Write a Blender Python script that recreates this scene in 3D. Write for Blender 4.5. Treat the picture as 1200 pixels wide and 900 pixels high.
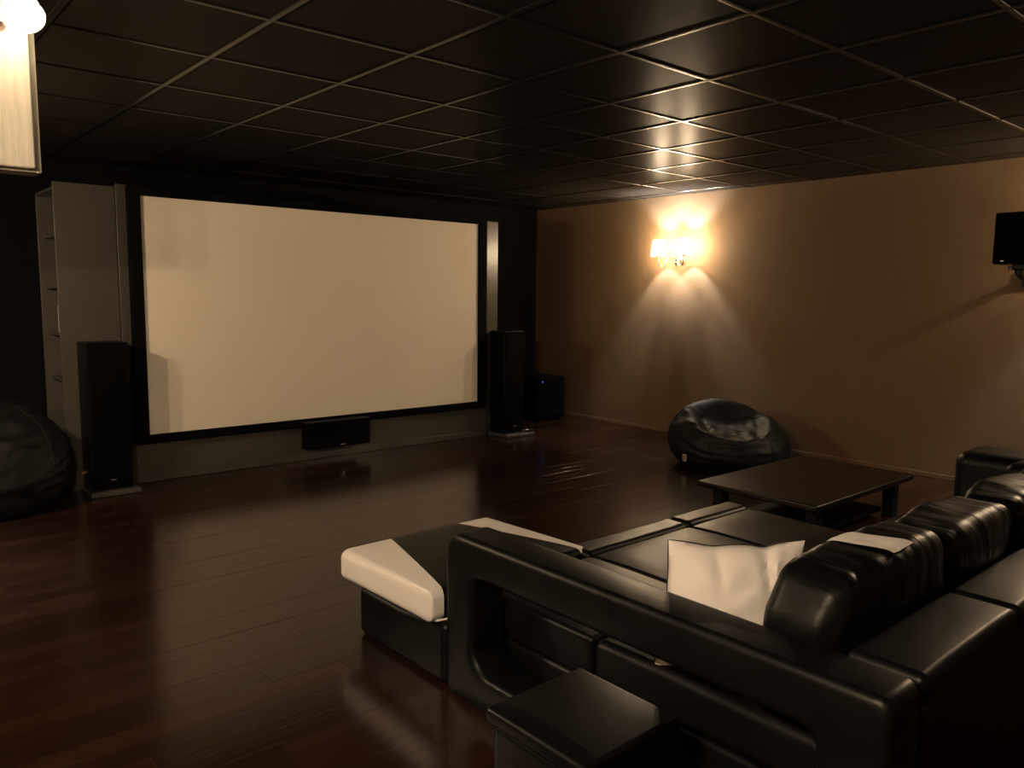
import bpy, bmesh, math, random
from mathutils import Vector, Matrix, noise

# ------------------------------------------------------------------ clear
for o in list(bpy.data.objects):
    bpy.data.objects.remove(o, do_unlink=True)
sc = bpy.context.scene
COL = sc.collection
PI = math.pi

# ------------------------------------------------------------------ camera (metres; floor is z = 0)
CAM_Z = 1.345
R_ = Vector((0.75605, -0.65450, 0.00980)); U_ = Vector((0.06558, 0.09056, 0.99373)); F_ = Vector((0.65030, 0.75138, -0.11162))
F_PX = 922.1
cd = bpy.data.cameras.new('camera'); cam = bpy.data.objects.new('camera', cd); COL.objects.link(cam)
R_.normalize(); F_ = (F_ - R_ * F_.dot(R_)).normalized(); U_ = R_.cross(F_)
m3 = Matrix((R_, U_, -F_)).transposed()
cam.matrix_world = Matrix.Translation((0, 0, CAM_Z)) @ m3.to_4x4()
cd.sensor_width = 36; cd.lens = 36 * F_PX / 1200; cd.clip_start = 0.05; cd.clip_end = 60
sc.camera = cam
def px(p):
    q = Vector(p) - Vector((0, 0, CAM_Z)); d = q.dot(F_)
    if d < 0.1: return None
    return 600 + F_PX * q.dot(R_) / d, 450 - F_PX * q.dot(U_) / d, d

# ------------------------------------------------------------------ world, exposure
w = bpy.data.worlds.new('world'); sc.world = w; w.use_nodes = True
w.node_tree.nodes['Background'].inputs[0].default_value = (1, 0.9, 0.75, 1)
w.node_tree.nodes['Background'].inputs[1].default_value = 0.0
vs = sc.view_settings
vs.view_transform = 'Standard'; vs.look = 'None'; vs.gamma = 1; vs.use_curve_mapping = False
vs.exposure = 0.28

# lamp strengths (every light in the room is a lamp with shades, built further down)
LAMP_COL = (1.0, 0.955, 0.92)
SPOT_COL = (1.0, 0.96, 0.92)
P_RIGHT, P_LEFT, P_FAR, P_NEAR, P_SPOT = 82.0, 185.0, 130.0, 225.0, 18.0     # watts of each bulb
SHADE_E = 6.0                                              # glow of the cloth shades

# ------------------------------------------------------------------ materials
def mat(name, col=(.5, .5, .5), rough=.5, spec=.5, metal=0.0, emis=None, estr=0.0, coat=0.0):
    m = bpy.data.materials.new(name); m.use_nodes = True
    b = m.node_tree.nodes['Principled BSDF']
    b.inputs['Base Color'].default_value = (*col, 1); b.inputs['Roughness'].default_value = rough
    b.inputs['Specular IOR Level'].default_value = spec; b.inputs['Metallic'].default_value = metal
    if coat: b.inputs['Coat Weight'].default_value = coat
    if emis:
        b.inputs['Emission Color'].default_value = (*emis, 1); b.inputs['Emission Strength'].default_value = estr
    return m
def nd(m, typ, **kw):
    n = m.node_tree.nodes.new(typ)
    for k, v in kw.items(): setattr(n, k, v)
    return n
def ln(m, a, b): m.node_tree.links.new(a, b)
def bsdf(m): return m.node_tree.nodes['Principled BSDF']
def add_noise_bump(m, scale=(20, 20, 20), strength=.2, dist=.01, detail=4, nscale=1.0, coords='Object'):
    tc = nd(m, 'ShaderNodeTexCoord'); mp = nd(m, 'ShaderNodeMapping'); nz = nd(m, 'ShaderNodeTexNoise'); bp = nd(m, 'ShaderNodeBump')
    mp.inputs['Scale'].default_value = scale; nz.inputs['Scale'].default_value = nscale; nz.inputs['Detail'].default_value = detail
    bp.inputs['Strength'].default_value = strength; bp.inputs['Distance'].default_value = dist
    ln(m, tc.outputs[coords], mp.inputs[0]); ln(m, mp.outputs[0], nz.inputs['Vector']); ln(m, nz.outputs[0], bp.inputs['Height'])
    ln(m, bp.outputs[0], bsdf(m).inputs['Normal'])
    return nz
def vary_col(m, nz, c1, c2, lo=.35, hi=.65):
    r = nd(m, 'ShaderNodeValToRGB'); r.color_ramp.elements[0].position = lo; r.color_ramp.elements[1].position = hi
    r.color_ramp.elements[0].color = (*c1, 1); r.color_ramp.elements[1].color = (*c2, 1)
    ln(m, nz.outputs[0], r.inputs[0]); ln(m, r.outputs[0], bsdf(m).inputs['Base Color'])
def vary_rough(m, nz, a, b):
    r = nd(m, 'ShaderNodeMapRange'); r.inputs['To Min'].default_value = a; r.inputs['To Max'].default_value = b
    ln(m, nz.outputs[0], r.inputs[0]); ln(m, r.outputs[0], bsdf(m).inputs['Roughness'])

M = {}
# tan paper wall
M['wall'] = mat('tan_wallpaper', (.13, .085, .045), .75, .25)
nz = add_noise_bump(M['wall'], (60, 60, 8), .12, .004, 5); vary_col(M['wall'], nz, (.152, .098, .053), (.162, .105, .058))
M['wall_trim'] = mat('tan_wall_trim', (.10, .065, .035), .5, .4)
M['dark_wall'] = mat('charcoal_wall_paint', (.003, .0028, .0027), .7, .08); add_noise_bump(M['dark_wall'], (40, 40, 40), .1, .003)
M['grey_panel'] = mat('grey_satin_laminate', (.068, .062, .051), .30, .4)
nz = add_noise_bump(M['grey_panel'], (3, 3, 3), .06, .006, 3); vary_rough(M['grey_panel'], nz, .26, .34)
M['tile'] = mat('dark_ceiling_tile', (.022, .0185, .015), .32, .0035)
nz = add_noise_bump(M['tile'], (90, 90, 90), .05, .001, 3); vary_rough(M['tile'], nz, .26, .36)
M['tee'] = mat('dark_metal_ceiling_runner', (.022, .019, .015), .27, .5, .4)
M['ceil_slab'] = mat('ceiling_void', (.01, .01, .01), .9, .1)
M['bulkhead'] = mat('pale_fibre_wall_covering', (.50, .45, .35), .8, .2)
nz = add_noise_bump(M['bulkhead'], (70, 70, 5), .5, .006, 6); vary_col(M['bulkhead'], nz, (.56, .52, .43), (.68, .64, .55), .3, .7)
M['bulkhead_edge'] = mat('pale_edge_board', (.42, .38, .29), .55, .3)
# floor boards
f = M['plank'] = mat('dark_red_brown_floor_board', (.03, .012, .006), .2, .5)
tc = nd(f, 'ShaderNodeTexCoord'); geo = nd(f, 'ShaderNodeNewGeometry'); oi = nd(f, 'ShaderNodeObjectInfo')
mp = nd(f, 'ShaderNodeMapping'); mp.inputs['Scale'].default_value = (1.6, 26, 26)
vadd = nd(f, 'ShaderNodeVectorMath', operation='ADD'); comb = nd(f, 'ShaderNodeCombineXYZ')
rs = nd(f, 'ShaderNodeMath', operation='ADD'); ln(f, geo.outputs['Random Per Island'], rs.inputs[0]); ln(f, oi.outputs['Random'], rs.inputs[1])
rf = nd(f, 'ShaderNodeMath', operation='FRACT'); ln(f, rs.outputs[0], rf.inputs[0])
rm = nd(f, 'ShaderNodeMath', operation='MULTIPLY'); rm.inputs[1].default_value = 17; ln(f, rf.outputs[0], rm.inputs[0]); ln(f, rm.outputs[0], comb.inputs[0]); ln(f, rm.outputs[0], comb.inputs[2])
ln(f, geo.outputs['Position'], vadd.inputs[0]); ln(f, comb.outputs[0], vadd.inputs[1]); ln(f, vadd.outputs[0], mp.inputs[0])
nz = nd(f, 'ShaderNodeTexNoise'); nz.inputs['Scale'].default_value = 1.4; nz.inputs['Detail'].default_value = 6; nz.inputs['Distortion'].default_value = .6
ln(f, mp.outputs[0], nz.inputs['Vector'])
cr = nd(f, 'ShaderNodeValToRGB'); e = cr.color_ramp.elements
e[0].position = .0; e[0].color = (.007, .0034, .0021, 1); e[1].position = 1.0; e[1].color = (.036, .0155, .0072, 1)
x = cr.color_ramp.elements.new(.5); x.color = (.018, .0078, .0040, 1)
mix = nd(f, 'ShaderNodeMath', operation='MULTIPLY_ADD'); mix.inputs[1].default_value = .55
sub = nd(f, 'ShaderNodeMath', operation='MULTIPLY'); sub.inputs[1].default_value = .5; ln(f, rf.outputs[0], sub.inputs[0])
ln(f, nz.outputs[0], mix.inputs[0]); ln(f, sub.outputs[0], mix.inputs[2]); ln(f, mix.outputs[0], cr.inputs[0]); ln(f, cr.outputs[0], bsdf(f).inputs['Base Color'])
vary_rough(f, nz, .13, .24)
bp = nd(f, 'ShaderNodeBump'); bp.inputs['Strength'].default_value = .10; bp.inputs['Distance'].default_value = .003
ln(f, nz.outputs[0], bp.inputs['Height']); ln(f, bp.outputs[0], bsdf(f).inputs['Normal'])
M['subfloor'] = mat('dark_subfloor', (.008, .004, .003), .8, .2)
# leather
def leather(name, c1, c2, r0, r1, wr=(6, 40, 40), strength=.25, dist=.006):
    m = mat(name, c1, r0, .24)
    nz = add_noise_bump(m, wr, strength, dist, 5); vary_col(m, nz, c1, c2); vary_rough(m, nz, r0, r1)
    return m
M['leather'] = leather('black_leather', (.0028, .0027, .0025), (.0042, .004, .0037), .34, .46, (9, 9, 9), .12, .006)
M['leather_soft'] = leather('soft_creased_black_leather', (.0028, .0027, .0025), (.0042, .004, .0037), .34, .46, (26, 5, 6), .55, .012)
M['leather_pouf'] = leather('glossy_black_leather', (.004, .0036, .003), (.005, .0045, .004), .26, .34, (12, 12, 12), .1, .004)
M['bean'] = leather('black_vinyl_bean_bag', (.0028, .0029, .0025), (.0042, .0042, .0036), .54, .64, (5, 5, 9), .2, .02)
bsdf(M['bean']).inputs['Specular IOR Level'].default_value = .28
M['white_leather'] = mat('cream_white_leather', (.90, .87, .83), .42, .4); add_noise_bump(M['white_leather'], (14, 14, 14), .1, .004)
M['white_cloth'] = mat('white_pillow_cloth', (.90, .87, .86), .75, .3); add_noise_bump(M['white_cloth'], (9, 9, 9), .35, .012, 3)
M['piping'] = mat('black_piping', (.006, .006, .005), .5, .4)
M['screen'] = mat('white_screen_fabric', (.86, .79, .67), .85, .15)
M['velvet'] = mat('black_velvet_frame', (.002, .002, .002), .85, .08)
M['black_box'] = mat('black_wood_veneer', (.002, .002, .002), .38, .12); add_noise_bump(M['black_box'], (60, 60, 4), .15, .002)
M['grille'] = mat('black_grille_cloth', (.0015, .0015, .0015), .8, .05); add_noise_bump(M['grille'], (300, 300, 300), .3, .002)
M['plinth'] = mat('grey_plinth', (.06, .056, .05), .3, .4)
M['chrome'] = mat('chrome', (.8, .78, .74), .12, .5, 1.0)
M['brass'] = mat('gold_plated_brass', (.75, .55, .25), .2, .5, 1.0)
M['bronze'] = mat('brushed_copper', (.55, .36, .27), .35, .5, .8)
M['led'] = mat('blue_power_led', (.02, .02, .1), .4, .3, 0, (.08, .12, 1), 2.5)
M['badge'] = mat('silver_badge', (.7, .68, .62), .3, .5, .8)
M['table'] = mat('dark_wenge_table', (.006, .004, .003), .30, .25)
nz = add_noise_bump(M['table'], (40, 3, 40), .12, .002, 5); vary_col(M['table'], nz, (.006, .0037, .0025), (.010, .0062, .004)); vary_rough(M['table'], nz, .26, .36)
M['table_leg'] = mat('matt_black_table_leg', (.002, .0018, .0016), .6, .15)
M['tag'] = mat('woven_white_tag', (.6, .57, .5), .8, .2)
M['tag_ink'] = mat('tag_black_print', (.01, .01, .01), .8, .2)
M['screw'] = mat('steel_screw', (.7, .66, .58), .25, .5, 1.0)
M['shade'] = mat('lit_cream_lampshade', (.3, .27, .2), .8, .2, 0, (1.0, .73, .40), SHADE_E)
def see_through(m, tint):
    '''thin cloth: part of the bulb's light passes straight through, tinted'''
    out = m.node_tree.nodes['Material Output']; add = nd(m, 'ShaderNodeAddShader'); tr = nd(m, 'ShaderNodeBsdfTransparent')
    tr.inputs[0].default_value = (*tint, 1); ln(m, bsdf(m).outputs[0], add.inputs[0]); ln(m, tr.outputs[0], add.inputs[1]); ln(m, add.outputs[0], out.inputs[0])
see_through(M['shade'], (.54, .485, .405))
M['shade_spot'] = mat('lit_frosted_glass_shade', (.3, .28, .25), .4, .4, 0, (1.0, .90, .74), 5)
see_through(M['shade_spot'], (.5, .46, .38))
M['bulb'] = mat('lit_bulb', (1, .95, .85), .4, .3, 0, (1.0, .88, .66), 12)
M['rim'] = mat('shade_rim', (.6, .5, .36), .5, .4)
M['crystal'] = mat('clear_crystal', (.9, .85, .75), .05, .8); bsdf(M['crystal']).inputs['Transmission Weight'].default_value = .9
BOOKC = [(.55, .50, .40), (.50, .38, .16), (.10, .08, .07), (.45, .42, .36)]

# ------------------------------------------------------------------ mesh helpers
def mesh_of(verts, faces, name='mesh', smooth=None):
    me = bpy.data.meshes.new(name); me.from_pydata([tuple(v) for v in verts], [], faces); me.update()
    if smooth is not None:
        me.polygons.foreach_set('use_smooth', [True] * len(me.polygons)); me.set_sharp_from_angle(angle=math.radians(smooth))
    return me
def weighted(me):
    '''area weighted vertex normals, so that flat faces stay flat beside their rounded edges'''
    N = [Vector() for _ in me.vertices]
    for p in me.polygons:
        for i in p.vertices: N[i] += p.normal * p.area
    me.polygons.foreach_set('use_smooth', [True] * len(me.polygons))
    me.normals_split_custom_set_from_vertices([tuple(n.normalized()) for n in N])
    return me
def bm_mesh(bm, name='mesh', smooth=None):
    bmesh.ops.recalc_face_normals(bm, faces=bm.faces)
    me = bpy.data.meshes.new(name); bm.to_mesh(me); bm.free()
    if smooth is not None:
        me.polygons.foreach_set('use_smooth', [True] * len(me.polygons)); me.set_sharp_from_angle(angle=math.radians(smooth))
    return me
def axis_lines(h, r, k, m, extra=()):
    inner = h - r
    zone = [inner + r * math.tan(math.radians(45 * i / k)) for i in range(1, k + 1)]
    mid = [-inner + 2 * inner * i / m for i in range(m + 1)]
    L = [-z for z in reversed(zone)] + mid + zone
    for e_ in extra:
        j = min(range(len(mid)), key=lambda q: abs(mid[q] - e_)); L[k + j] = e_
    return sorted(L)
def rbox(sx, sy, sz, r, k=3, m=(1, 1, 1), fn=None, extra_x=()):
    """rounded box about the origin: verts, faces, pre-round centres"""
    h = (sx / 2, sy / 2, sz / 2); r = min(r, min(h) * .98)
    A = [axis_lines(h[0], r, k, m[0], extra_x), axis_lines(h[1], r, k, m[1]), axis_lines(h[2], r, k, m[2])]
    N = [len(a) - 1 for a in A]; idx = {}; V = []; P = []; Fs = []
    def vid(i, j, l):
        key = (i, j, l)
        if key not in idx:
            p = Vector((A[0][i], A[1][j], A[2][l])); P.append(p)
            q = Vector([max(-(h[c] - r), min(h[c] - r, p[c])) for c in range(3)]); d = p - q
            v = q + (d.normalized() * r if d.length > 1e-9 else d)
            if fn: v = Vector(fn(v))
            idx[key] = len(V); V.append(v)
        return idx[key]
    for ax in range(3):
        a, b = [(1, 2), (2, 0), (0, 1)][ax]
        for side in (0, N[ax]):
            for i in range(N[a]):
                for j in range(N[b]):
                    q = []
                    for (di, dj) in ((0, 0), (1, 0), (1, 1), (0, 1)):
                        t = [0, 0, 0]; t[ax] = side; t[a] = i + di; t[b] = j + dj; q.append(vid(*t))
                    Fs.append(q if side else q[::-1])
    C = [sum((P[i] for i in q), Vector()) / 4 for q in Fs]
    return V, Fs, C
def rb(x0, x1, y0, y1, z0, z1, r=.01, k=3, m=(1, 1, 1), fn=None, smooth=40, rot=None):
    """rounded box between world coordinates; fn acts on centred coordinates"""
    V, Fs, _ = rbox(x1 - x0, y1 - y0, z1 - z0, r, k, m, fn)
    c = Vector(((x0 + x1) / 2, (y0 + y1) / 2, (z0 + z1) / 2))
    me = mesh_of([(rot @ v if rot else v) + c for v in V], Fs, 'rbox')
    if k < 2: return me
    return weighted(me)
def tube_data(pts, r, n=8, closed=False):
    pts = [Vector(p) for p in pts]; V = []; Fs = []; L = len(pts)
    t0 = (pts[1] - pts[0]).normalized(); up = Vector((0, 0, 1)) if abs(t0.z) < .9 else Vector((1, 0, 0))
    nrm = (up - t0 * up.dot(t0)).normalized()
    for i, p in enumerate(pts):
        a = pts[(i - 1) % L] if (closed or i) else p; b = pts[(i + 1) % L] if (closed or i < L - 1) else p
        t = (b - a).normalized(); nrm = (nrm - t * nrm.dot(t)).normalized(); bi = t.cross(nrm)
        rr = r[i] if isinstance(r, (list, tuple)) else r
        for j in range(n):
            an = 2 * PI * j / n; V.append(p + (nrm * math.cos(an) + bi * math.sin(an)) * rr)
    for i in range(L if closed else L - 1):
        for j in range(n):
            a = i * n + j; b = i * n + (j + 1) % n; c = ((i + 1) % L) * n + (j + 1) % n; d = ((i + 1) % L) * n + j
            Fs.append((a, b, c, d))
    if not closed:
        Fs.append(tuple(range(n))[::-1]); Fs.append(tuple(range((L - 1) * n, L * n)))
    return V, Fs
def tube(pts, r, n=8, closed=False):
    V, Fs = tube_data(pts, r, n, closed); return mesh_of(V, Fs, 'tube', 50)
def lathe(profile, n=24, close=False, axis=None, at=(0, 0, 0)):
    """profile: list of (radius, z)"""
    V = []; Fs = []; K = len(profile)
    for (r, z) in profile:
        for j in range(n): a = 2 * PI * j / n; V.append(Vector((r * math.cos(a), r * math.sin(a), z)))
    for i in range(K if close else K - 1):
        for j in range(n):
            a = i * n + j; b = i * n + (j + 1) % n; i2 = (i + 1) % K
            Fs.append((a, b, i2 * n + (j + 1) % n, i2 * n + j))
    if not close:
        if profile[0][0] > 1e-4: Fs.append(tuple(range(n))[::-1])
        if profile[-1][0] > 1e-4: Fs.append(tuple(range((K - 1) * n, K * n)))
    if axis:
        rot = Vector((0, 0, 1)).rotation_difference(Vector(axis)).to_matrix(); V = [rot @ v for v in V]
    return mesh_of([v + Vector(at) for v in V], Fs, 'lathe', 40)
# ------------------------------------------------------------------ object helpers
def obj(name, me, m, parent=None, loc=None, world=True):
    """world=True: mesh is in world coordinates and is moved into its parent's frame"""
    if m and not me.materials: me.materials.append(M[m] if isinstance(m, str) else m)
    o = bpy.data.objects.new(name, me); COL.objects.link(o)
    if parent:
        o.parent = parent
        if world: me.transform(wm(parent).inverted())
    if loc: o.location = loc
    return o
def wm(o):
    b = o.matrix_basis.copy()
    return wm(o.parent) @ b if o.parent else b
def tagit(o, label, cat=None, group=None, kind=None):
    if label: o['label'] = label
    if cat: o['category'] = cat
    if group: o['group'] = group
    if kind: o['kind'] = kind
    return o
def thing(name, label, cat, loc=(0, 0, 0), rotz=0, group=None):
    o = bpy.data.objects.new(name, None); COL.objects.link(o); o.empty_display_size = .1
    o.location = loc; o.rotation_euler = (0, 0, rotz)
    return tagit(o, label, cat, group)
def solo(name, me, m, label, cat, base, group=None):
    o = obj(name, me, m); me.transform(Matrix.Translation(-Vector(base))); o.location = base
    return tagit(o, label, cat, group)
def struct(name, me, m, parent=None):
    o = obj(name, me, m, parent)
    if not parent: o['kind'] = 'structure'
    return o

# ================================================================== THE ROOM
XL, XR, YB, YF, H = -0.65, 6.276, -1.5, 6.82, 2.318
random.seed(7)
# ---- floor with boards
floor = struct('floor', rb(XL - .05, XR + .05, YB - .05, YF + .05, -.06, -.016, .001, 1), 'subfloor')
PW = .0955; planks = []
row0 = int(math.floor((YB - 2.505) / PW)); row = row0
def plank_data(L, W, T=.016, c=.0004, bx=.0002):
    g = .0001; a = L / 2 - g; b = W / 2 - g
    V = [(-a, -b, -T), (a, -b, -T), (a, b, -T), (-a, b, -T), (-a, -b, -bx), (a, -b, -bx), (a, b, -bx), (-a, b, -bx),
         (-a + c, -b + c, 0), (a - c, -b + c, 0), (a - c, b - c, 0), (-a + c, b - c, 0)]
    Fs = [(0, 1, 5, 4), (1, 2, 6, 5), (2, 3, 7, 6), (3, 0, 4, 7), (4, 5, 9, 8), (5, 6, 10, 9), (6, 7, 11, 10), (7, 4, 8, 11), (8, 9, 10, 11)]
    return V, Fs
while 2.505 + row * PW < YF:
    y0 = max(YB, 2.505 + row * PW); y1 = min(YF, 2.505 + (row + 1) * PW)
    xx = XL - random.uniform(0, 1.2)
    while xx < XR:
        L = random.choice((.9, 1.2, 1.2, 1.5)); a, b = max(XL, xx), min(XR, xx + L); xx += L
        if y1 - y0 > .01 and b - a > .05: planks.append((a, b, y0, y1))
    row += 1
def seen(pk):
    pts = [px(((pk[0] * (1 - t) + pk[1] * t), (pk[2] + pk[3]) / 2, 0)) for t in (0, .25, .5, .75, 1)]
    ok = [p for p in pts if p and -20 < p[0] < 1220 and 0 < p[1] < 920 and not (1.55 < pk[0] and pk[1] < 4.7 and pk[3] < 2.0)]
    if not ok: return 0
    return len(ok) / (min(p[2] for p in ok) ** 3)
planks.sort(key=lambda q: -seen(q))
shared = {}
for i, (a, b, y0, y1) in enumerate(planks[:300]):
    key = (round(b - a, 3), round(y1 - y0, 4))
    if key not in shared: shared[key] = mesh_of(*plank_data(b - a, y1 - y0), 'plank')
    o = obj('plank', shared[key], 'plank', floor, ((a + b) / 2, (y0 + y1) / 2, random.uniform(-.0005, .0005)), world=False)
    o.rotation_euler = (random.gauss(0, .0011), random.gauss(0, .0003), 0)
V, Fs = [], []
for (a, b, y0, y1) in planks[300:]:
    v, fs = plank_data(b - a, y1 - y0); n = len(V); dz = random.uniform(-.0005, .0005); tx = random.gauss(0, .0011)
    V += [(p[0] + (a + b) / 2, p[1] + (y0 + y1) / 2, p[2] + dz + p[1] * tx) for p in v]; Fs += [tuple(n + q for q in fc) for fc in fs]
o = obj('plank_field', mesh_of(V, Fs, 'plank_field'), 'plank', floor); o['kind'] = 'stuff'

# ---- walls
struct('wall_right', rb(XR, XR + .12, YB, YF + .12, 0, H + .1, .001, 1), 'wall')
struct('wall_left', rb(XL - .12, XL, YB, YF + .12, 0, H + .1, .001, 1), 'wall')
struct('wall_back', rb(XL - .12, XR + .12, YB - .12, YB, 0, H + .1, .001, 1), 'wall')
struct('wall_front', rb(XL, XR, YF, YF + .12, 0, H + .1, .001, 1), 'dark_wall')
struct('baseboard_right', rb(XR - .007, XR, YB, YF, 0, .035, .003, 2), 'wall')

# ---- ceiling: slab, runners, tiles
GX, GY, G = 1.2729, 2.8085, .6
ceil = struct('ceiling', rb(XL - .1, XR + .1, YB - .1, YF + .1, H + .025, H + .09, .001, 1), 'ceil_slab')
TW = .024
xs = [GX + G * i for i in range(-6, 12) if XL < GX + G * i < XR]; ys = [GY + G * j for j in range(-9, 9) if YB < GY + G * j < YF]
def tee_profile(L, along):
    """exposed T bar with slightly rounded face"""
    V = []; Fs = []; pr = [(-TW / 2, .004), (-TW / 2, .0012), (-TW / 2 + .0015, 0), (-.004, -.0005), (.004, -.0005), (TW / 2 - .0015, 0), (TW / 2, .0012), (TW / 2, .004)]
    for s in (-L / 2, L / 2):
        for (a, z) in pr: V.append((s, a, z) if along == 'x' else (a, s, z))
    n = len(pr)
    for i in range(n - 1): Fs.append((i, i + 1, n + i + 1, n + i) if along == 'y' else (i + n, n + i + 1, i + 1, i))
    return mesh_of(V, Fs, 'runner', 25)
my = tee_profile(YF - YB, 'y')
for x in xs: obj('main_runner', my, 'tee', ceil, (x, (YF + YB) / 2, H), world=False)
xe = [XL] + xs + [XR]; ye = [YB] + ys + [YF]; crossm = {}
for y in ys:
    for i in range(len(xe) - 1):
        L = xe[i + 1] - xe[i] - TW; k_ = round(L, 3)
        if k_ not in crossm: crossm[k_] = tee_profile(L, 'x')
        obj('cross_tee', crossm[k_], 'tee', ceil, ((xe[i] + xe[i + 1]) / 2, y, H + .0006), world=False)
tm = {}
for i in range(len(xe) - 1):
    for j in range(len(ye) - 1):
        a, b = xe[i + 1] - xe[i] - .006, ye[j + 1] - ye[j] - .006; k_ = (round(a, 3), round(b, 3))
        if k_ not in tm: tm[k_] = mesh_of(*rbox(a, b, .014, .002, 1)[:2], 'tile')
        o = obj('ceiling_tile', tm[k_], 'tile', ceil, ((xe[i] + xe[i + 1]) / 2, (ye[j] + ye[j + 1]) / 2, H + .0125), world=False)
        o.rotation_euler = (random.gauss(0, .0012), random.gauss(0, .0012), 0)

# ---- bulkhead with pale covering, hung from the ceiling at the left wall
bk = struct('wall_bulkhead', rb(XL, .522, 2.80, 2.90, 1.702, H, .004, 2), 'bulkhead_edge')
obj('covering_panel', rb(XL, .498, 2.755, 2.792, 1.708, H - .001, .006, 2), 'bulkhead', bk)

# ---- false wall that carries the screen, open shelves in its left end
SX0, SX1, SY, SYB, SH = 1.145, 4.890, 5.86, 6.42, 2.05
sw = struct('wall_screen', rb(1.46, SX1 - .02, SY + .028, SYB, 0, SH - .01, .002, 1), 'grey_panel')
def gp(name, x0, x1, z0, z1, y0=SY, y1=SY + .02, r=.003): return obj(name, rb(x0, x1, y0, y1, z0, z1, r, 2), 'grey_panel', sw)
gp('panel', SX0, 1.514, 0, SH)
gp('panel', 1.518, 4.730, 0, 2.068, SY - .008, SY + .02)
st = obj('panel', rb(-.082, .082, -.010, .010, 0, SH - .01, .003, 2), 'grey_panel', sw, world=False)
st.location = ((4.726 + SX1) / 2, SY + .004, 0); st.rotation_euler = (0, 0, math.radians(4.2))
gp('end_panel', SX0, 1.46, .0, SH - .03, 6.40, SYB)               # far cheek of the shelves
gp('top_panel', SX0, 1.46, SH - .05, SH - .03, SY + .02, 6.40)
for z in (.385 + CAM_Z, .035 + CAM_Z, -.285 + CAM_Z, -.60 + CAM_Z, -.86 + CAM_Z):
    gp('shelf', SX0 + .035, 1.46, z - .018, z, SY + .02, 6.40)
obj('skirting', rb(1.518, 4.730, SY - .026, SY - .008, 0, .055, .004, 2), 'grey_panel', sw)
for (xx, zz) in ((1.235, -.275), (1.478, -.275), (1.30, -.52), (1.545, -.265), (1.235, .66)):
    y_ = SY - .008 if 1.518 < xx < 4.73 else SY
    obj('screw', lathe([(.0001, -.001), (.006, -.001), (.0045, .003), (.0001, .004)], 10, axis=(0, -1, 0), at=(xx, y_, zz + CAM_Z)), 'screw', sw)

# ================================================================== SCREEN
scr = thing('projection_screen', 'large white projection screen in a wide black frame on the grey wall', 'screen', ((1.578 + 4.71) / 2, 5.83, .283))
FX0, FX1, FZ0, FZ1 = 1.578, 4.712, .281, 2.063
IX0, IX1, IZ0, IZ1 = 1.662, 4.612, .343, 1.999
YF0, YF1 = 5.80, 5.852
obj('fabric', rb(IX0 - .01, IX1 + .01, 5.818, 5.832, IZ0 - .01, IZ1 + .01, .002, 1), 'screen', scr)
def bar(x0, x1, z0, z1):
    obj('frame_bar', rb(x0, x1, YF0, YF1, z0, z1, .008, 3), 'velvet', scr)
bar(FX0, FX1, IZ1, FZ1); bar(FX0, FX1, FZ0, IZ0); bar(FX0, IX0, IZ0 + .0005, IZ1 - .0005); bar(IX1, FX1, IZ0 + .0005, IZ1 - .0005)

# ================================================================== SPEAKERS
def tower(label, x0, x1, y0, y1, top, handle):
    cx, cy = (x0 + x1) / 2, (y0 + y1) / 2
    t = thing('tower_speaker', label, 'speaker', (cx, cy, 0), 0, 'floor standing speakers beside the screen')
    obj('plinth', rb(x0 - .02, x1 + .035, y0 - .045, y1 - .005, 0, .034, .008, 3), 'plinth', t)
    obj('cabinet', rb(x0, x1, y0 + .014, y1, .034, top, .008, 3), 'black_box', t)
    g = obj('grille', rb(x0 + .006, x1 - .006, y0, y0 + .016, .07, top - .008, .006, 3), 'grille', t)
    obj('badge', rb(cx - .016, cx + .016, y0 - .003, y0, .10, .106, .001, 1), 'badge', g)
    obj('rear_terminal', rb(x0 - .014, x0, y1 - .05, y1 - .03, .12, .14, .003, 2), 'brass', t)
    obj('rear_terminal', rb(x0 - .012, x0, y1 - .022, y1 - .008, .10, .115, .003, 2), 'brass', t)
    if handle:
        hp = obj('outrigger', rb(x1 - .10, x1 + .09, y0 - .06, y0 - .02, .0, .030, .008, 3), 'plinth', t)
        obj('chrome_rail', tube([(x1 - .09, y0 - .055, .036), (x1 - .07, y0 - .055, .062), (x1 + .06, y0 - .055, .062), (x1 + .085, y0 - .055, .036)], .0035, 8), 'chrome', t)
    return t
tower('tall black tower speaker on a grey plinth beside the bean bag and open shelves', 1.236, 1.492, 5.605, 5.855, 1.012, False)
tower('tall black tower speaker with chrome foot rail beside the subwoofer', 4.797, 5.035, 5.62, 5.855, 1.012, True)
t = thing('center_speaker', 'wide black center speaker mounted below the projection screen', 'speaker', (3.10, 5.78, .105))
obj('cabinet', rb(2.80, 3.375, 5.700, 5.797, .105, .325, .008, 3), 'black_box', t)
g = obj('grille', rb(2.806, 3.369, 5.688, 5.701, .111, .319, .006, 3), 'grille', t)
obj('badge', rb(3.09, 3.13, 5.684, 5.689, .122, .130, .001, 1), 'badge', g)
t = thing('subwoofer', 'black cube subwoofer with blue power light in the corner by the tan wall', 'subwoofer', (5.86, 6.28, 0))
obj('cabinet', rb(5.665, 6.05, 6.115, 6.50, .03, .477, .012, 3), 'black_box', t)
g = obj('grille', rb(5.672, 6.043, 6.098, 6.117, .045, .47, .008, 3), 'grille', t)
obj('power_light', lathe([(.0001, 0), (.008, 0), (.005, .003), (.0001, .004)], 12, axis=(0, -1, 0), at=(5.725, 6.098, .43)), 'led', t)
for (a, b) in ((5.70, 6.15), (6.01, 6.15), (5.70, 6.46), (6.01, 6.46)):
    obj('foot', lathe([(.022, 0), (.025, .01), (.025, .031)], 14, at=(a, b, 0)), 'black_box', t)
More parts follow.
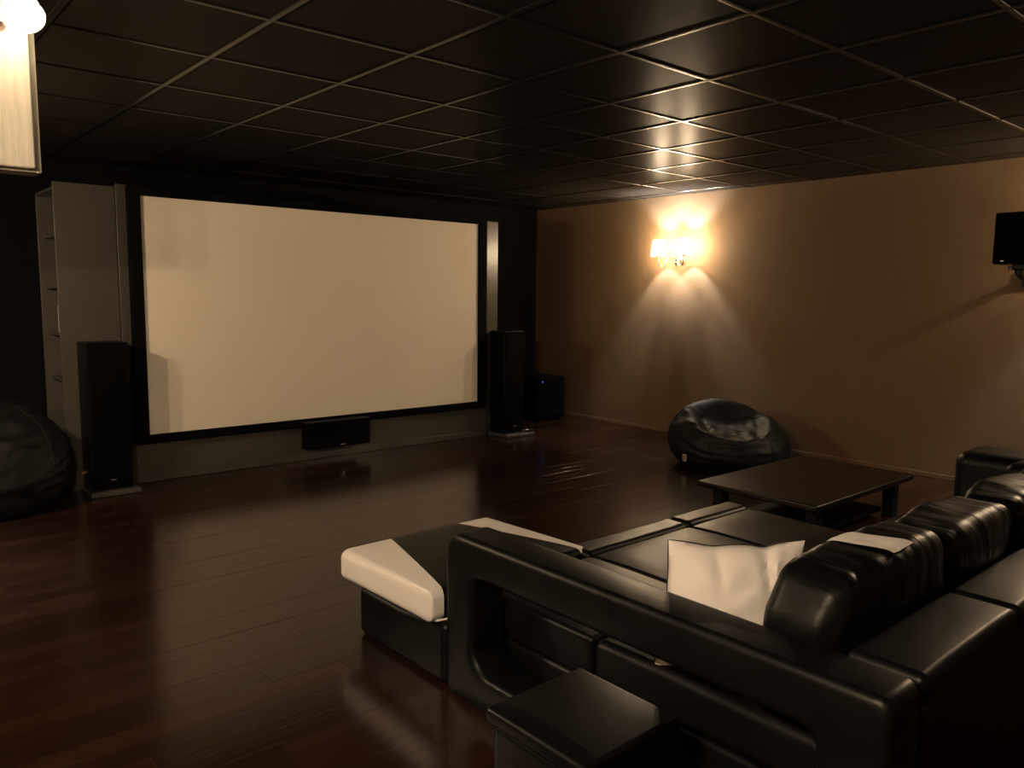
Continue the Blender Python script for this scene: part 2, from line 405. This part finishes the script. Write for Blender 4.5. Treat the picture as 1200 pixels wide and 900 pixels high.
# surround speaker on the right wall
t = thing('wall_speaker', 'black surround speaker tilted on a wall bracket on the tan wall', 'speaker', (6.27, 1.80, 1.60))
obj('cabinet', rb(5.93, 6.15, 1.675, 1.93, 1.585, 1.925, .012, 3), 'black_box', t)
g = obj('grille', rb(5.912, 5.932, 1.68, 1.925, 1.59, 1.92, .008, 3), 'grille', t)
obj('badge', rb(5.908, 5.913, 1.855, 1.875, 1.602, 1.608, .001, 1), 'badge', g)
b_ = obj('bracket_arm', tube([(6.04, 1.80, 1.588), (6.04, 1.80, 1.535), (6.12, 1.80, 1.50), (6.262, 1.80, 1.50)], [.022, .026, .02, .02], 12), 'black_box', t)
obj('clamp', rb(6.0, 6.08, 1.765, 1.835, 1.545, 1.588, .01, 3), 'black_box', t)
obj('wall_plate', rb(6.256, 6.2759, 1.76, 1.84, 1.44, 1.56, .006, 2), 'black_box', t)
obj('bracket_screw', lathe([(.012, -.014), (.012, .014)], 12, axis=(0, 1, 0), at=(6.02, 1.845, 1.56)), 'chrome', t)

# ================================================================== SCONCES
def bulb_light(name, parent, pos, watts, rad=.016, col=LAMP_COL):
    l = bpy.data.lights.new(name, 'POINT'); l.energy = watts; l.color = col; l.shadow_soft_size = rad
    o = bpy.data.objects.new(name, l); COL.objects.link(o); o.parent = parent; o.location = pos
    return o
def sconce(label, loc, rotz, watts, dz=(0.0, 0.0), group='two shade wall sconces'):
    """local frame: wall plane is x = 0, room is +x; the shades stand left and right of the plate"""
    t = thing('wall_sconce', label, 'sconce', loc, rotz, group)
    T = wm(t)
    def P(name, me, m, parent=t):
        me.transform(T); return obj(name, me, m, parent)
    P('wall_plate', lathe([(.0001, 0), (.05, 0), (.05, .006), (.04, .014), (.018, .02), (.0001, .022)], 24, axis=(1, 0, 0)), 'bronze')
    P('stem', tube([(.02, 0, 0), (.06, 0, -.01), (.085, 0, -.035), (.085, 0, -.06)], [.012, .011, .013, .006], 12), 'chrome')
    P('finial', lathe([(.0001, -.03), (.012, -.02), (.016, -.006), (.010, .006), (.018, .016), (.010, .028), (.0001, .034)], 16, at=(.085, 0, -.02)), 'chrome')
    for s, d in ((-1, dz[0]), (1, dz[1])):
        y1 = .15 * s
        P('arm', tube([(.085, .0, -.005), (.09, .025 * s, .02), (.115, .045 * s, .03), (.135, .062 * s, .005), (.150, .08 * s, -.045), (.158, .105 * s, -.066), (.163, .13 * s, -.05), (.165, .147 * s, -.01), (.165, y1, .035 + d)], .0055, 10), 'chrome')
        P('drip_cup', lathe([(.0001, 0), (.012, 0), (.030, .010), (.026, .012), (.0001, .014)], 18, at=(.165, y1, .03 + d)), 'chrome')
        P('candle', lathe([(.011, 0), (.011, .038), (.0001, .040)], 12, at=(.165, y1, .042 + d)), 'rim')
        sh = P('lamp_shade', lathe([(.074, 0), (.076, .001), (.056, .150), (.054, .150)], 32, close=True, at=(.165, y1, .040 + d)), 'shade')
        P('rim_band', lathe([(.0745, -.002), (.0775, -.002), (.0768, .004), (.0738, .004)], 32, close=True, at=(.165, y1, .040 + d)), 'rim', sh)
        P('bulb', lathe([(.0001, 0), (.009, .002), (.014, .016), (.010, .034), (.0001, .046)], 14, at=(.165, y1, .082 + d)), 'bulb')
        P('crystal_drop', lathe([(.0001, -.03), (.007, -.018), (.003, -.004), (.0001, 0)], 8, at=(.095, .03 * s, .005)), 'crystal')
        bulb_light('bulb_light', t, (.165, y1, .128 + d), watts)
    return t
sconce('lit two shade wall sconce on the tan wall above the bean bag', (XR, 4.75, 1.70), PI, P_RIGHT, (0.0, 0.0))
sconce('lit two shade wall sconce on the tan wall past the wall speaker', (XR, 1.05, 1.70), PI, P_FAR)
sconce('lit two shade wall sconce on the wall by the shelves and bean bag', (XL, 4.45, 1.70), 0, P_LEFT)
sconce('added unseen two shade wall sconce across from the loop arm', (XL, 0.75, 1.70), 0, P_NEAR)  # out of view, added by symmetry to brighten the pillow and footrest
# lamp on the bulkhead, cut by the frame's top
t = thing('bulkhead_lamp', 'lit lamp with tilted frosted shades on the pale covered bulkhead', 'lamp', (.36, 2.755, 2.16))
obj('wall_plate', lathe([(.0001, 0), (.05, 0), (.045, .014), (.0001, .02)], 24, axis=(0, -1, 0), at=(.36, 2.755, 2.16)), 'bronze', t)
obj('stem', tube([(.36, 2.74, 2.16), (.36, 2.68, 2.16), (.365, 2.64, 2.13)], .009, 12), 'bronze', t)
def spot(c, ax, s=1.0):
    ax = Vector(ax).normalized(); c = Vector(c)
    sh = obj('lamp_shade', lathe([(.047 * s, 0), (.050 * s, .001), (.038 * s, .11 * s), (.034 * s, .11 * s)], 32, close=True, axis=-ax, at=c), 'shade_spot', t)
    obj('rim_wire', lathe([(.0495 * s, -.0015), (.0515 * s, -.0015), (.0515 * s, .0015), (.0495 * s, .0015)], 32, close=True, axis=-ax, at=c), 'bronze', sh)
    obj('bulb', lathe([(.0001, 0), (.030, .006), (.034, .03), (.02, .06), (.0001, .07)], 18, axis=-ax, at=c - ax * .012), 'bulb', t)
    obj('shade_cap', lathe([(.0001, .112 * s), (.034 * s, .112 * s), (.022 * s, .135 * s), (.0001, .14 * s)], 20, axis=-ax, at=c), 'bronze', t)
    bulb_light('bulb_light', t, (c - ax * .055) - t.location, P_SPOT, .03, SPOT_COL)
spot((.465, 2.60, 2.098), (.05, -.80, -.72)); spot((.30, 2.60, 2.12), (-.3, -.80, -.72))
obj('curved_arm', tube([(.365, 2.64, 2.13), (.40, 2.60, 2.17), (.425, 2.66, 2.20)], .010, 10), 'bronze', t)
obj('curved_arm', tube([(.365, 2.64, 2.13), (.34, 2.62, 2.18), (.32, 2.66, 2.22)], .010, 10), 'bronze', t)
obj('cup', lathe([(.0001, -.004), (.045, 0), (.050, .012), (.030, .030), (.012, .05), (.0001, .052)], 28, at=(.372, 2.62, 2.055)), 'bronze', t)
obj('cup_stem', tube([(.372, 2.62, 2.10), (.385, 2.62, 2.14), (.405, 2.62, 2.22)], [.018, .015, .012], 12), 'bronze', t)

# ================================================================== SOFA
sofa = thing('sectional_sofa', 'long low black leather sectional sofa with open loop arm and white-sided footrest', 'sofa', (3.1, 1.2, 0))
AX0, AX1, AY0, AY1, AZ = 1.52, 1.672, .61, 2.09, .560
def loop_pts(y0, y1, z0, z1, rs, n=8):
    """rounded rectangle, radii for corners (y1,z1),(y0,z1),(y0,z0),(y1,z0)"""
    P = []
    for (cy, cz, r, a0) in ((y1, z1, rs[0], 0), (y0, z1, rs[1], 90), (y0, z0, rs[2], 180), (y1, z0, rs[3], 270)):
        sy = 1 if cy == y1 else -1; sz = 1 if cz == z1 else -1
        oy, oz = cy - sy * r, cz - sz * r
        for i in range(n + 1):
            a = math.radians(a0 + 90 * i / n); P.append((oy + r * math.cos(a), oz + r * math.sin(a)))
    return P
def ring_arm(name, x0, x1, y0, y1, z0, z1, wy0, wy1, wz0, wz1):
    n = 8; e_ = .022
    # cross-section rounding: loops at several x insets
    loops = []
    def ol(ins): return loop_pts(y0 + ins, y1 - ins, z0 + ins * .3, z1 - ins, (.07, .03, .02, .03), n)
    def il(ins): return loop_pts(wy0 - ins, wy1 + ins, wz0 - ins, wz1 + ins, (.055, .055, .075, .085), n)
    K = 4; seq = []
    for i in range(K + 1):
        a = math.radians(90 * i / K); seq.append((x0 + e_ * (1 - math.sin(a)), ol(e_ * (1 - math.cos(a)))) if False else (x0 + e_ * (1 - math.cos(a)) , ol(e_ * (1 - math.sin(a)))))
    for i in range(K + 1):
        a = math.radians(90 * i / K); seq.append((x1 - e_ * (1 - math.sin(PI / 2 - a)), ol(e_ * (1 - math.cos(PI / 2 - a)))) if False else (x1 - e_ * (1 - math.sin(a)), ol(e_ * (1 - math.cos(a)))))
    for i in range(K + 1):
        a = math.radians(90 * i / K); seq.append((x1 - e_ * (1 - math.cos(a)), il(e_ * (1 - math.sin(a)))))
    for i in range(K + 1):
        a = math.radians(90 * i / K); seq.append((x0 + e_ * (1 - math.sin(a)), il(e_ * (1 - math.cos(a)))))
    V = []; Fs = []; L = 4 * (n + 1); S = len(seq)
    for (x, lp) in seq: V += [(x, p[0], p[1]) for p in lp]
    for s in range(S):
        t_ = (s + 1) % S
        for i in range(L):
            j = (i + 1) % L; Fs.append((s * L + i, t_ * L + i, t_ * L + j, s * L + j))
    bm = bmesh.new(); vs_ = [bm.verts.new(v) for v in V]; bm.verts.ensure_lookup_table()
    for q in Fs:
        try: bm.faces.new([vs_[i] for i in q])
        except ValueError: pass
    bmesh.ops.remove_doubles(bm, verts=bm.verts, dist=1e-5)
    return bm_mesh(bm, name, 50)
obj('loop_arm', ring_arm('loop_arm', AX0, AX1, AY0, AY1, 0, AZ, .765, 1.945, .115, .432), 'leather', sofa)
SEATX = (1.676, 2.235, 2.88, 3.46, 4.05, 4.425)
# body below the seats and the back
obj('seat_base', rb(1.68, 3.34, .78, 2.15, .0, .18, .02), 'leather', sofa)
obj('seat_base', rb(3.345, 4.425, .78, 1.53, .0, .18, .02), 'leather', sofa)
obj('back_body', rb(AX1 + .004, 4.43, .615, .775, .0, .49, .025), 'leather', sofa)
# ledge panels along the back
edges = [1.523, 1.66, 2.252, 2.845, 3.44, 4.03, 4.43]
dome = lambda w, d, h: (lambda v: (v.x, v.y, v.z + (h * (1 - (2 * v.x / w) ** 4) * (1 - (2 * v.y / d) ** 4) if v.z > 0 else 0)))
for a, b in zip(edges[:-1], edges[1:]):
    y1 = .785
    if b < 1.7: continue
    a = max(a, AX1 + .003)
    obj('ledge_panel', rb(a + .003, b - .003, .606, y1, .495, .562, .022, 4, (10, 6, 2), dome(b - a, y1 - .606, .006)), 'leather', sofa)
# far arm
obj('end_arm', rb(4.432, 4.76, .61, 1.56, .0, .560, .07, 6, (2, 6, 3)), 'leather', sofa)
# seat cushions of the row
def seat_fn(w, d, h): return lambda v: (v.x + .0015 * noise.noise(v * 9), v.y, v.z + (h * (1 - abs(2 * v.x / w) ** 5) * (1 - abs(2 * v.y / d) ** 5) + .003 * noise.noise(v * 5 + Vector((w, d, 0))) if v.z > 0 else 0))
def seat(a, b, y0, y1, z1=.317, z0=.182, r=.028, h=.010): obj('seat_cushion', rb(a + .003, b - .003, y0, y1, z0, z1, r, 4, (14, 12, 2), seat_fn(b - a, y1 - y0, h)), 'leather', sofa)
for a, b in zip(SEATX[:-1], SEATX[1:]):
    seat(a, b, .79, 1.552 if a < 3.3 else 1.575)
# deep front section
seat(1.676, 2.235, 1.556, 2.088, r=.016); seat(2.235, 2.88, 1.556, 2.088, r=.016); seat(2.88, 3.36, 1.556, 2.088, r=.016)
obj('front_bolster', rb(2.225, 2.878, 2.089, 2.215, .16, .331, .026, 5, (10, 2, 2), lambda v: (v.x, v.y, v.z + .004 * noise.noise(v * 6))), 'leather', sofa)
obj('front_bolster', rb(2.882, 3.362, 2.089, 2.215, .16, .333, .026, 5, (10, 2, 2), lambda v: (v.x, v.y, v.z + .004 * noise.noise(v * 7))), 'leather', sofa)
# footrest: base and white sided cushion
fb = obj('footrest_base', rb(1.522, 2.235, 2.094, 2.675, .0, .196, .028, 4, (4, 6, 2), lambda v: (v.x, v.y, v.z + (.030 * max(0, -v.y / .29) if v.z > 0 else 0))), 'leather', sofa)
CW, CD, CH = 2.262 - 1.488, 2.775 - 2.125, .128
def wedge_fn(v):
    hw = CW / 2; t_ = (v.y + CD / 2) / CD                      # 0 near the arm, 1 at the far end
    bL = hw - (.055 + .185 * t_); bR = hw - (.035 + .165 * t_); b0 = .2
    def mp_(u, b): return u / b0 * b if u < b0 else b + (u - b0) / (hw - b0) * (hw - b)
    x = -mp_(-v.x, bL) if v.x < 0 else mp_(v.x, bR)
    z = v.z + (.024 * (1 - t_) if v.z < 0 else .008 * (1 - t_) + .006 * (1 - abs(v.x / hw) ** 4) * (1 - abs(2 * t_ - 1) ** 4))
    return (x, v.y, z)
V, Fs, C = rbox(CW, CD, CH, .034, 4, (16, 10, 2), wedge_fn, extra_x=(-.2, .2))
cc = Vector(((1.488 + 2.262) / 2, (2.125 + 2.775) / 2, .193 + CH / 2 + .006))
V = [v + cc for v in V]
ft = None
def sub_mesh(sel):
    used = {}; vv = []; ff = []
    for q in sel:
        r_ = []
        for i in q:
            if i not in used: used[i] = len(vv); vv.append(V[i])
            r_.append(used[i])
        ff.append(r_)
    return mesh_of(vv, ff, 'footrest', 45)
ft = obj('footrest_cushion', sub_mesh([q for q, c in zip(Fs, C) if abs(c.x) <= .2]), 'leather', sofa)
wl = obj('white_side_panel', sub_mesh([q for q, c in zip(Fs, C) if c.x < -.2]), 'white_leather', ft)
wr = obj('white_side_panel', sub_mesh([q for q, c in zip(Fs, C) if c.x > .2]), 'white_leather', ft)
wl['label'] = 'cream white leather side of the footrest cushion'; wr['label'] = 'cream white leather side of the footrest cushion'
obj('white_piping', tube([(1.503, 2.20, .2225), (1.507, 2.165, .224), (1.522, 2.138, .2255), (1.55, 2.128, .2265), (1.62, 2.127, .2265)], .0040, 8), 'white_leather', ft)

# ---- loose back cushions
def back_cushion(label, cx, cy, cz, w_, d_, h_, rotz=0.0, tilt=0.0, seed=1, patch=None, taper=0.0, group='loose leather back cushions on the sofa'):
    t = thing('back_cushion', label, 'cushion', (cx, cy, cz), rotz, group)
    T = wm(t) @ Matrix.Translation((0, 0, h_ / 2)) @ Matrix.Rotation(tilt, 4, 'X')
    so = Vector((seed * 3.7, seed * 1.3, 0))
    def fn(v):
        v = Vector(v); u, s, q = 2 * v.x / w_, 2 * v.y / d_, 2 * v.z / h_
        bul = (1 - u * u) * .022
        v = v + Vector((0, (1 if s > 0 else -1) * abs(s) * bul * (1 - q * q * .6), 0))
        v.z += ((.026 * (1 - u * u) + .035 * max(0, u) * taper + .008 * taper) if q > 0 else 0) * abs(q)
        if abs(u) > .5: v.x += (1 if u > 0 else -1) * .012 * (1 - q * q) * (1 - s * s)
        if u < 0:
            tp = min(1, (1 - q) / .7) * taper; v.x *= 1 + .17 * tp; v.y += .018 * tp * u * u
        v.y *= 1 + .10 * (1 - q) / 2
        n_ = noise.noise(Vector((v.x * 26, v.y * 9, v.z * 8)) + so) * (.004 if q > .4 else .0018) + noise.noise(v * 7 + so) * .008
        return v + Vector((0, n_ * s, n_ * q))
    V_, F_s, C_ = rbox(w_, d_, h_, .043, 5, (44, 12, 14), fn)
    me = mesh_of([T @ v for v in V_], F_s, 'cushion', 60); body = obj('cushion_body', me, 'leather_soft', t)
    # piping around the top, as two loops along the front and rear edges
    for s in (-1, 1):
        pts = []
        hw, hd, hh = w_ / 2 - .022, d_ / 2 - .017, h_ / 2 - .017
        loop = [(-hw, -hh + .06)] + [(-hw, -hh + .06 + (2 * hh - .09) * i / 8) for i in range(1, 9)] + [(-hw + .014, hh - .008)] + [(-hw + .03 + (2 * hw - .06) * i / 24, hh) for i in range(25)] + [(hw - .014, hh - .008)] + [(hw, hh - .03 - (2 * hh - .09) * i / 8) for i in range(9)]
        for (a, z) in loop:
            pts.append(T @ (Vector(fn(Vector((a, s * hd, z)))) + Vector((0, s * .001, .001))))
        obj('piping', tube(pts, .0032, 6), 'piping', t)
    if patch:
        x0, x1 = patch; vv = []; ff = []; NA, NB = 10, 14; r0 = .043
        for a in range(NA + 1):
            for b in range(NB + 1):
                y = -d_ / 2 + .020 + (d_ - .020 - .012) * b / NB; x = x0 + (x1 - x0) * a / NA - .30 * y
                p = Vector((x, y, h_ / 2)); q = Vector((x, max(-(d_ / 2 - r0), min(d_ / 2 - r0, y)), h_ / 2 - r0)); dv = p - q
                p = Vector(fn(q + dv.normalized() * r0)); vv.append(T @ (p + dv.normalized() * .003))
        for a in range(NA):
            for b in range(NB): ff.append((a * (NB + 1) + b, (a + 1) * (NB + 1) + b, (a + 1) * (NB + 1) + b + 1, a * (NB + 1) + b + 1))
        pm = mesh_of(vv, ff, 'patch', 60)
        p_ = obj('white_panel', pm, 'white_cloth', t); p_['label'] = 'white band across the black cushion top'
    return t
back_cushion('creased black leather back cushion with a white band beside the white pillow', 2.048, .914, .334, .53, .185, .335, -.05, 0.02, 1, (-.05, .055), 1.0)
back_cushion('plain creased black leather back cushion next to the white-banded one', 2.620, .912, .331, .54, .185, .345, .02, 0.02, 2)
back_cushion('black leather back cushion in the middle of the sofa back', 3.20, .912, .331, .54, .185, .345, 0.0, 0.02, 3)
back_cushion('black leather back cushion nearer the solid end arm', 3.78, .912, .331, .54, .185, .345, 0.0, 0.02, 4)
back_cushion('black leather cushion propped against the solid end arm', 4.312, 1.06, .336, .40, .15, .225, PI / 2, 0, 5)

# ---- white pillow: built from its corner points, leaning on the loop arm
def pillow(label, bl, tl, tr, th=.078, pinch=.075):
    bl, tl, tr = Vector(bl), Vector(tl), Vector(tr)
    ux, uz = (tr - tl), (tl - bl); nrm = ux.cross(uz).normalized()
    c = bl + ux / 2 + uz / 2
    t = thing('throw_pillow', label, 'pillow', bl + ux / 2)
    N = 28
    def S(a, b, s):
        # a, b in -1..1
        pa = a * (1 - pinch * (1 - b * b) * 1.0); pb = b * (1 - pinch * (1 - a * a) * 1.0)
        h = max(0, (1 - a * a)) ** .55 * max(0, (1 - b * b)) ** .55
        pb -= max(0, b) ** 2 * (.05 * math.exp(-((a - .42) / .16) ** 2) + .03 * math.exp(-((a + .35) / .22) ** 2))
        wr = .010 * noise.noise(Vector((a * 3.2, b * 3.2, s * 2))) * h + s * (-.030 * math.exp(-((a - .42 - .25 * (1 - b)) / .07) ** 2) - .016 * math.exp(-((a + .30 - .2 * (1 - b)) / .07) ** 2) + .014 * math.exp(-((a - .60 - .1 * (1 - b)) / .06) ** 2)) * max(0, b + .1) * (1 - b * b) * 1.6
        return c + ux / 2 * pa + uz / 2 * pb + nrm * s * (th * h + wr)
    V_ = []; Fs_ = []
    for s in (1, -1):
        o_ = len(V_)
        for i in range(N + 1):
            for j in range(N + 1): V_.append(S(-1 + 2 * i / N, -1 + 2 * j / N, s))
        for i in range(N):
            for j in range(N):
                q = (o_ + i * (N + 1) + j, o_ + (i + 1) * (N + 1) + j, o_ + (i + 1) * (N + 1) + j + 1, o_ + i * (N + 1) + j + 1)
                Fs_.append(q if s > 0 else q[::-1])
    bm = bmesh.new(); vs_ = [bm.verts.new(v) for v in V_]
    for q in Fs_: bm.faces.new([vs_[i] for i in q])
    bmesh.ops.remove_doubles(bm, verts=bm.verts, dist=1e-4)
    obj('pillow_body', bm_mesh(bm, 'pillow', 70), 'white_cloth', t)
    lp = [S(-1 + 2 * i / 20, -1, 0) for i in range(20)] + [S(1, -1 + 2 * i / 20, 0) for i in range(20)] + [S(1 - 2 * i / 20, 1, 0) for i in range(20)] + [S(-1, 1 - 2 * i / 20, 0) for i in range(20)]
    obj('piping', tube([p - nrm * .004 for p in lp], .004, 6, True), 'piping', t)
    return t
pillow('white square throw pillow with black piping leaning in the sofa corner', (1.690, 1.330, .300), (1.80, 1.375, .645), (2.030, 1.079, .671))

# ================================================================== POUF
t = thing('pouf', 'small glossy black leather pouf beside the loop arm of the sofa', 'pouf', (1.36, 1.30, 0))
obj('body', rb(1.21, 1.512, 1.14, 1.46, .0, .262, .018, 4), 'leather_pouf', t)
obj('padded_top', rb(1.197, 1.545, 1.122, 1.476, .262, .305, .014, 4, (6, 6, 1), dome(.348, .354, .004)), 'leather_pouf', t)

# ================================================================== COFFEE TABLE
TX0, TX1, TY0, TY1, TZ = 3.872, 5.09, 2.0, 2.765, .256
t = thing('coffee_table', 'low black rectangular coffee table with lower shelf between sofa and bean bag', 'table', ((TX0 + TX1) / 2, (TY0 + TY1) / 2, 0))
obj('table_top', rb(TX0, TX1, TY0, TY1, TZ - .036, TZ, .010, 3), 'table', t)
for (a, b) in ((TX0 + .10, TY0 + .05), (TX1 - .17, TY0 + .05), (TX0 + .10, TY1 - .12), (TX1 - .17, TY1 - .12)):
    obj('leg', rb(a, a + .07, b, b + .07, 0, TZ - .036, .005, 2), 'table_leg', t)
obj('lower_shelf', rb(TX0 + .11, TX1 - .165, TY0 + .125, TY1 - .125, .02, .05, .004, 2), 'table_leg', t)

# ================================================================== BEAN BAGS
def bean_bag(label, cx, cy, rx, ry, h, hollow, depth, lean, seed, spread=.55, fa=1.0):
    t = thing('bean_bag', label, 'bean bag', (cx, cy, 0))
    n1 = Vector(hollow).normalized(); so = Vector((seed * 5.1, seed * 2.3, seed))
    bm = bmesh.new(); bmesh.ops.create_icosphere(bm, subdivisions=6, radius=1.0)
    def f(d):
        d = d.normalized()
        z = d.z
        # squashed body: flat, wide bottom, narrowing dome
        hz = (z * .5 + .5)
        rad = math.sqrt(max(0, 1 - z * z))
        prof = rad * (1.0 + .10 * (1 - hz) ** 1.0)
        p = Vector((d.x / (rad + 1e-6) * prof * rx, d.y / (rad + 1e-6) * prof * ry, 0)) if rad > 1e-5 else Vector((0, 0, 0))
        zz = (hz ** 1.25) * h if z > -.55 else (hz ** 1.25) * h * .35 + 0
        zz = h * max(0.0, (z + .62) / 1.62) ** 1.05
        p.z = zz
        p.x += lean[0] * (zz / h) ** 1.5; p.y += lean[1] * (zz / h) ** 1.5
        # seat where someone sat: a step carved into the front of the dome, walls left standing behind and beside it
        g2 = Vector((n1.x, n1.y, 0)).normalized(); fs_ = p.dot(g2); lt_ = p.dot(Vector((-g2.y, g2.x, 0)))
        ss = lambda a, b, x: (lambda k: k * k * (3 - 2 * k))(max(0.0, min(1.0, (x - a) / (b - a))))
        mk = ss(-.20 * spread, .02 * spread, fs_ + .35 * lt_ * lt_) * ss(.36 * spread, .20 * spread, abs(lt_ + .02))
        zs_ = h * (1 - depth) - .10 * fs_ + .018 * noise.noise(Vector((fs_ * 5, lt_ * 16, seed))) + .05 * (lt_ / .3) ** 2
        if p.z > zs_: p.z += (zs_ - p.z) * mk
        # folds
        tt = max(0.0, min(1, zz / (h * .25)))
        fold = abs(noise.noise(Vector((d.x * 2.2, d.y * 2.2, d.z * 5.5)) + so)); fold2 = abs(noise.noise(d * 5.0 + so * 2))
        fine = noise.noise(Vector((d.x * 6, d.y * 6, d.z * 16)) + so)
        amp = (.05 - .14 * fold) * .42 * fa + (.02 - .05 * fold2) * .28 * fa + fine * .006 * fa
        p += d * amp * tt * .6
        if p.z < 0: p.z = 0
        return p
    for v in bm.verts: v.co = f(v.co) + Vector((cx, cy, 0))
    obj('bag', bm_mesh(bm, 'bag', 80), 'bean', t)
    # sewn seams from the neck down the sides
    for k_ in range(6):
        a = 2 * PI * (k_ + .3) / 6 + seed; pts = []
        for i in range(4, 30):
            th = PI * .68 * i / 30; d = Vector((math.sin(th) * math.cos(a), math.sin(th) * math.sin(a), math.cos(th)))
            pts.append(f(d) + d * .0015 + Vector((cx, cy, 0)))
        obj('seam', tube(pts, .0035, 5), 'bean', t)
    return t, f
t, fb_ = bean_bag('black bean bag with sat-in hollow and white tag in front of the tan wall', 5.46, 3.58, .44, .46, .52, (-.72, -.66, 0), .40, (-.01, .12), 1, 1.0, .5)
dd = Vector((-.93, .22, -.30)).normalized(); p0 = fb_(dd) + Vector((5.46, 3.58, 0))
tg = obj('brand_tag', rb(-.004, .004, -.022, .022, -.026, .026, .002, 1), 'tag', t, world=False); tg.location = p0 - Vector(t.location) + Vector((-.012, 0, 0)); tg.rotation_euler = (0, 0, math.atan2(dd.y, dd.x))
for k_ in (-.014, 0, .014):
    s_ = obj('tag_print', rb(.0041, .0049, k_ - .004, k_ + .004, -.020, .020, .0003, 1), 'tag_ink', tg, world=False)
bean_bag('large creased black bean bag slumped against the open shelves', .63, 5.70, .45, .43, .66, (-.9, -.3, 0), .16, (.10, .10), 2, 1.0, 1.15)

# ================================================================== THINGS ON THE SHELVES
def book(label, x0, x1, y0, y1, z, h_, c, name='book', cat='book'):
    m = mat(name + '_cover', c, .45, .4); t = thing(name, label, cat, ((x0 + x1) / 2, (y0 + y1) / 2, z))
    obj('cover', rb(x0, x1, y0, y1, z, z + h_, .003, 2), m, t)
    obj('pages', rb(x0 - .001, x1 - .006, y0 + .004, y1 - .004, z + .004, z + h_ - .004, .001, 1), 'white_cloth', t)
zs = {1: .035 + CAM_Z, 2: -.285 + CAM_Z, 3: -.60 + CAM_Z, 4: -.86 + CAM_Z}
def small_jar(label, x, y, z, r, h_, m1, m2):
    t = thing('jar', label, 'jar', (x, y, z)); obj('jar_body', lathe([(.0001, 0), (r, 0), (r, h_ * .7), (r * .7, h_ * .78), (r * .7, h_ * .82), (.0001, h_ * .82)], 16, at=(x, y, z)), m1, t)
    obj('lid', lathe([(r * .78, 0), (r * .78, h_ * .18), (.0001, h_ * .18)], 16, at=(x, y, z + h_ * .82)), m2, t)
small_jar('small dark jar with pale lid on the upper open shelf', 1.235, 6.20, zs[1], .028, .15, 'black_box', 'white_leather')
book('cream spined book standing on the middle open shelf', 1.215, 1.33, 6.22, 6.25, zs[2], .19, BOOKC[0])
book('gold spined book standing on the middle open shelf', 1.215, 1.33, 6.19, 6.215, zs[2], .175, BOOKC[1])
book('dark spined book standing on the middle open shelf', 1.220, 1.34, 6.15, 6.185, zs[2], .185, BOOKC[2])
small_jar('small pale jar on the lowest open shelf', 1.25, 6.10, zs[4], .026, .07, 'white_leather', 'badge')
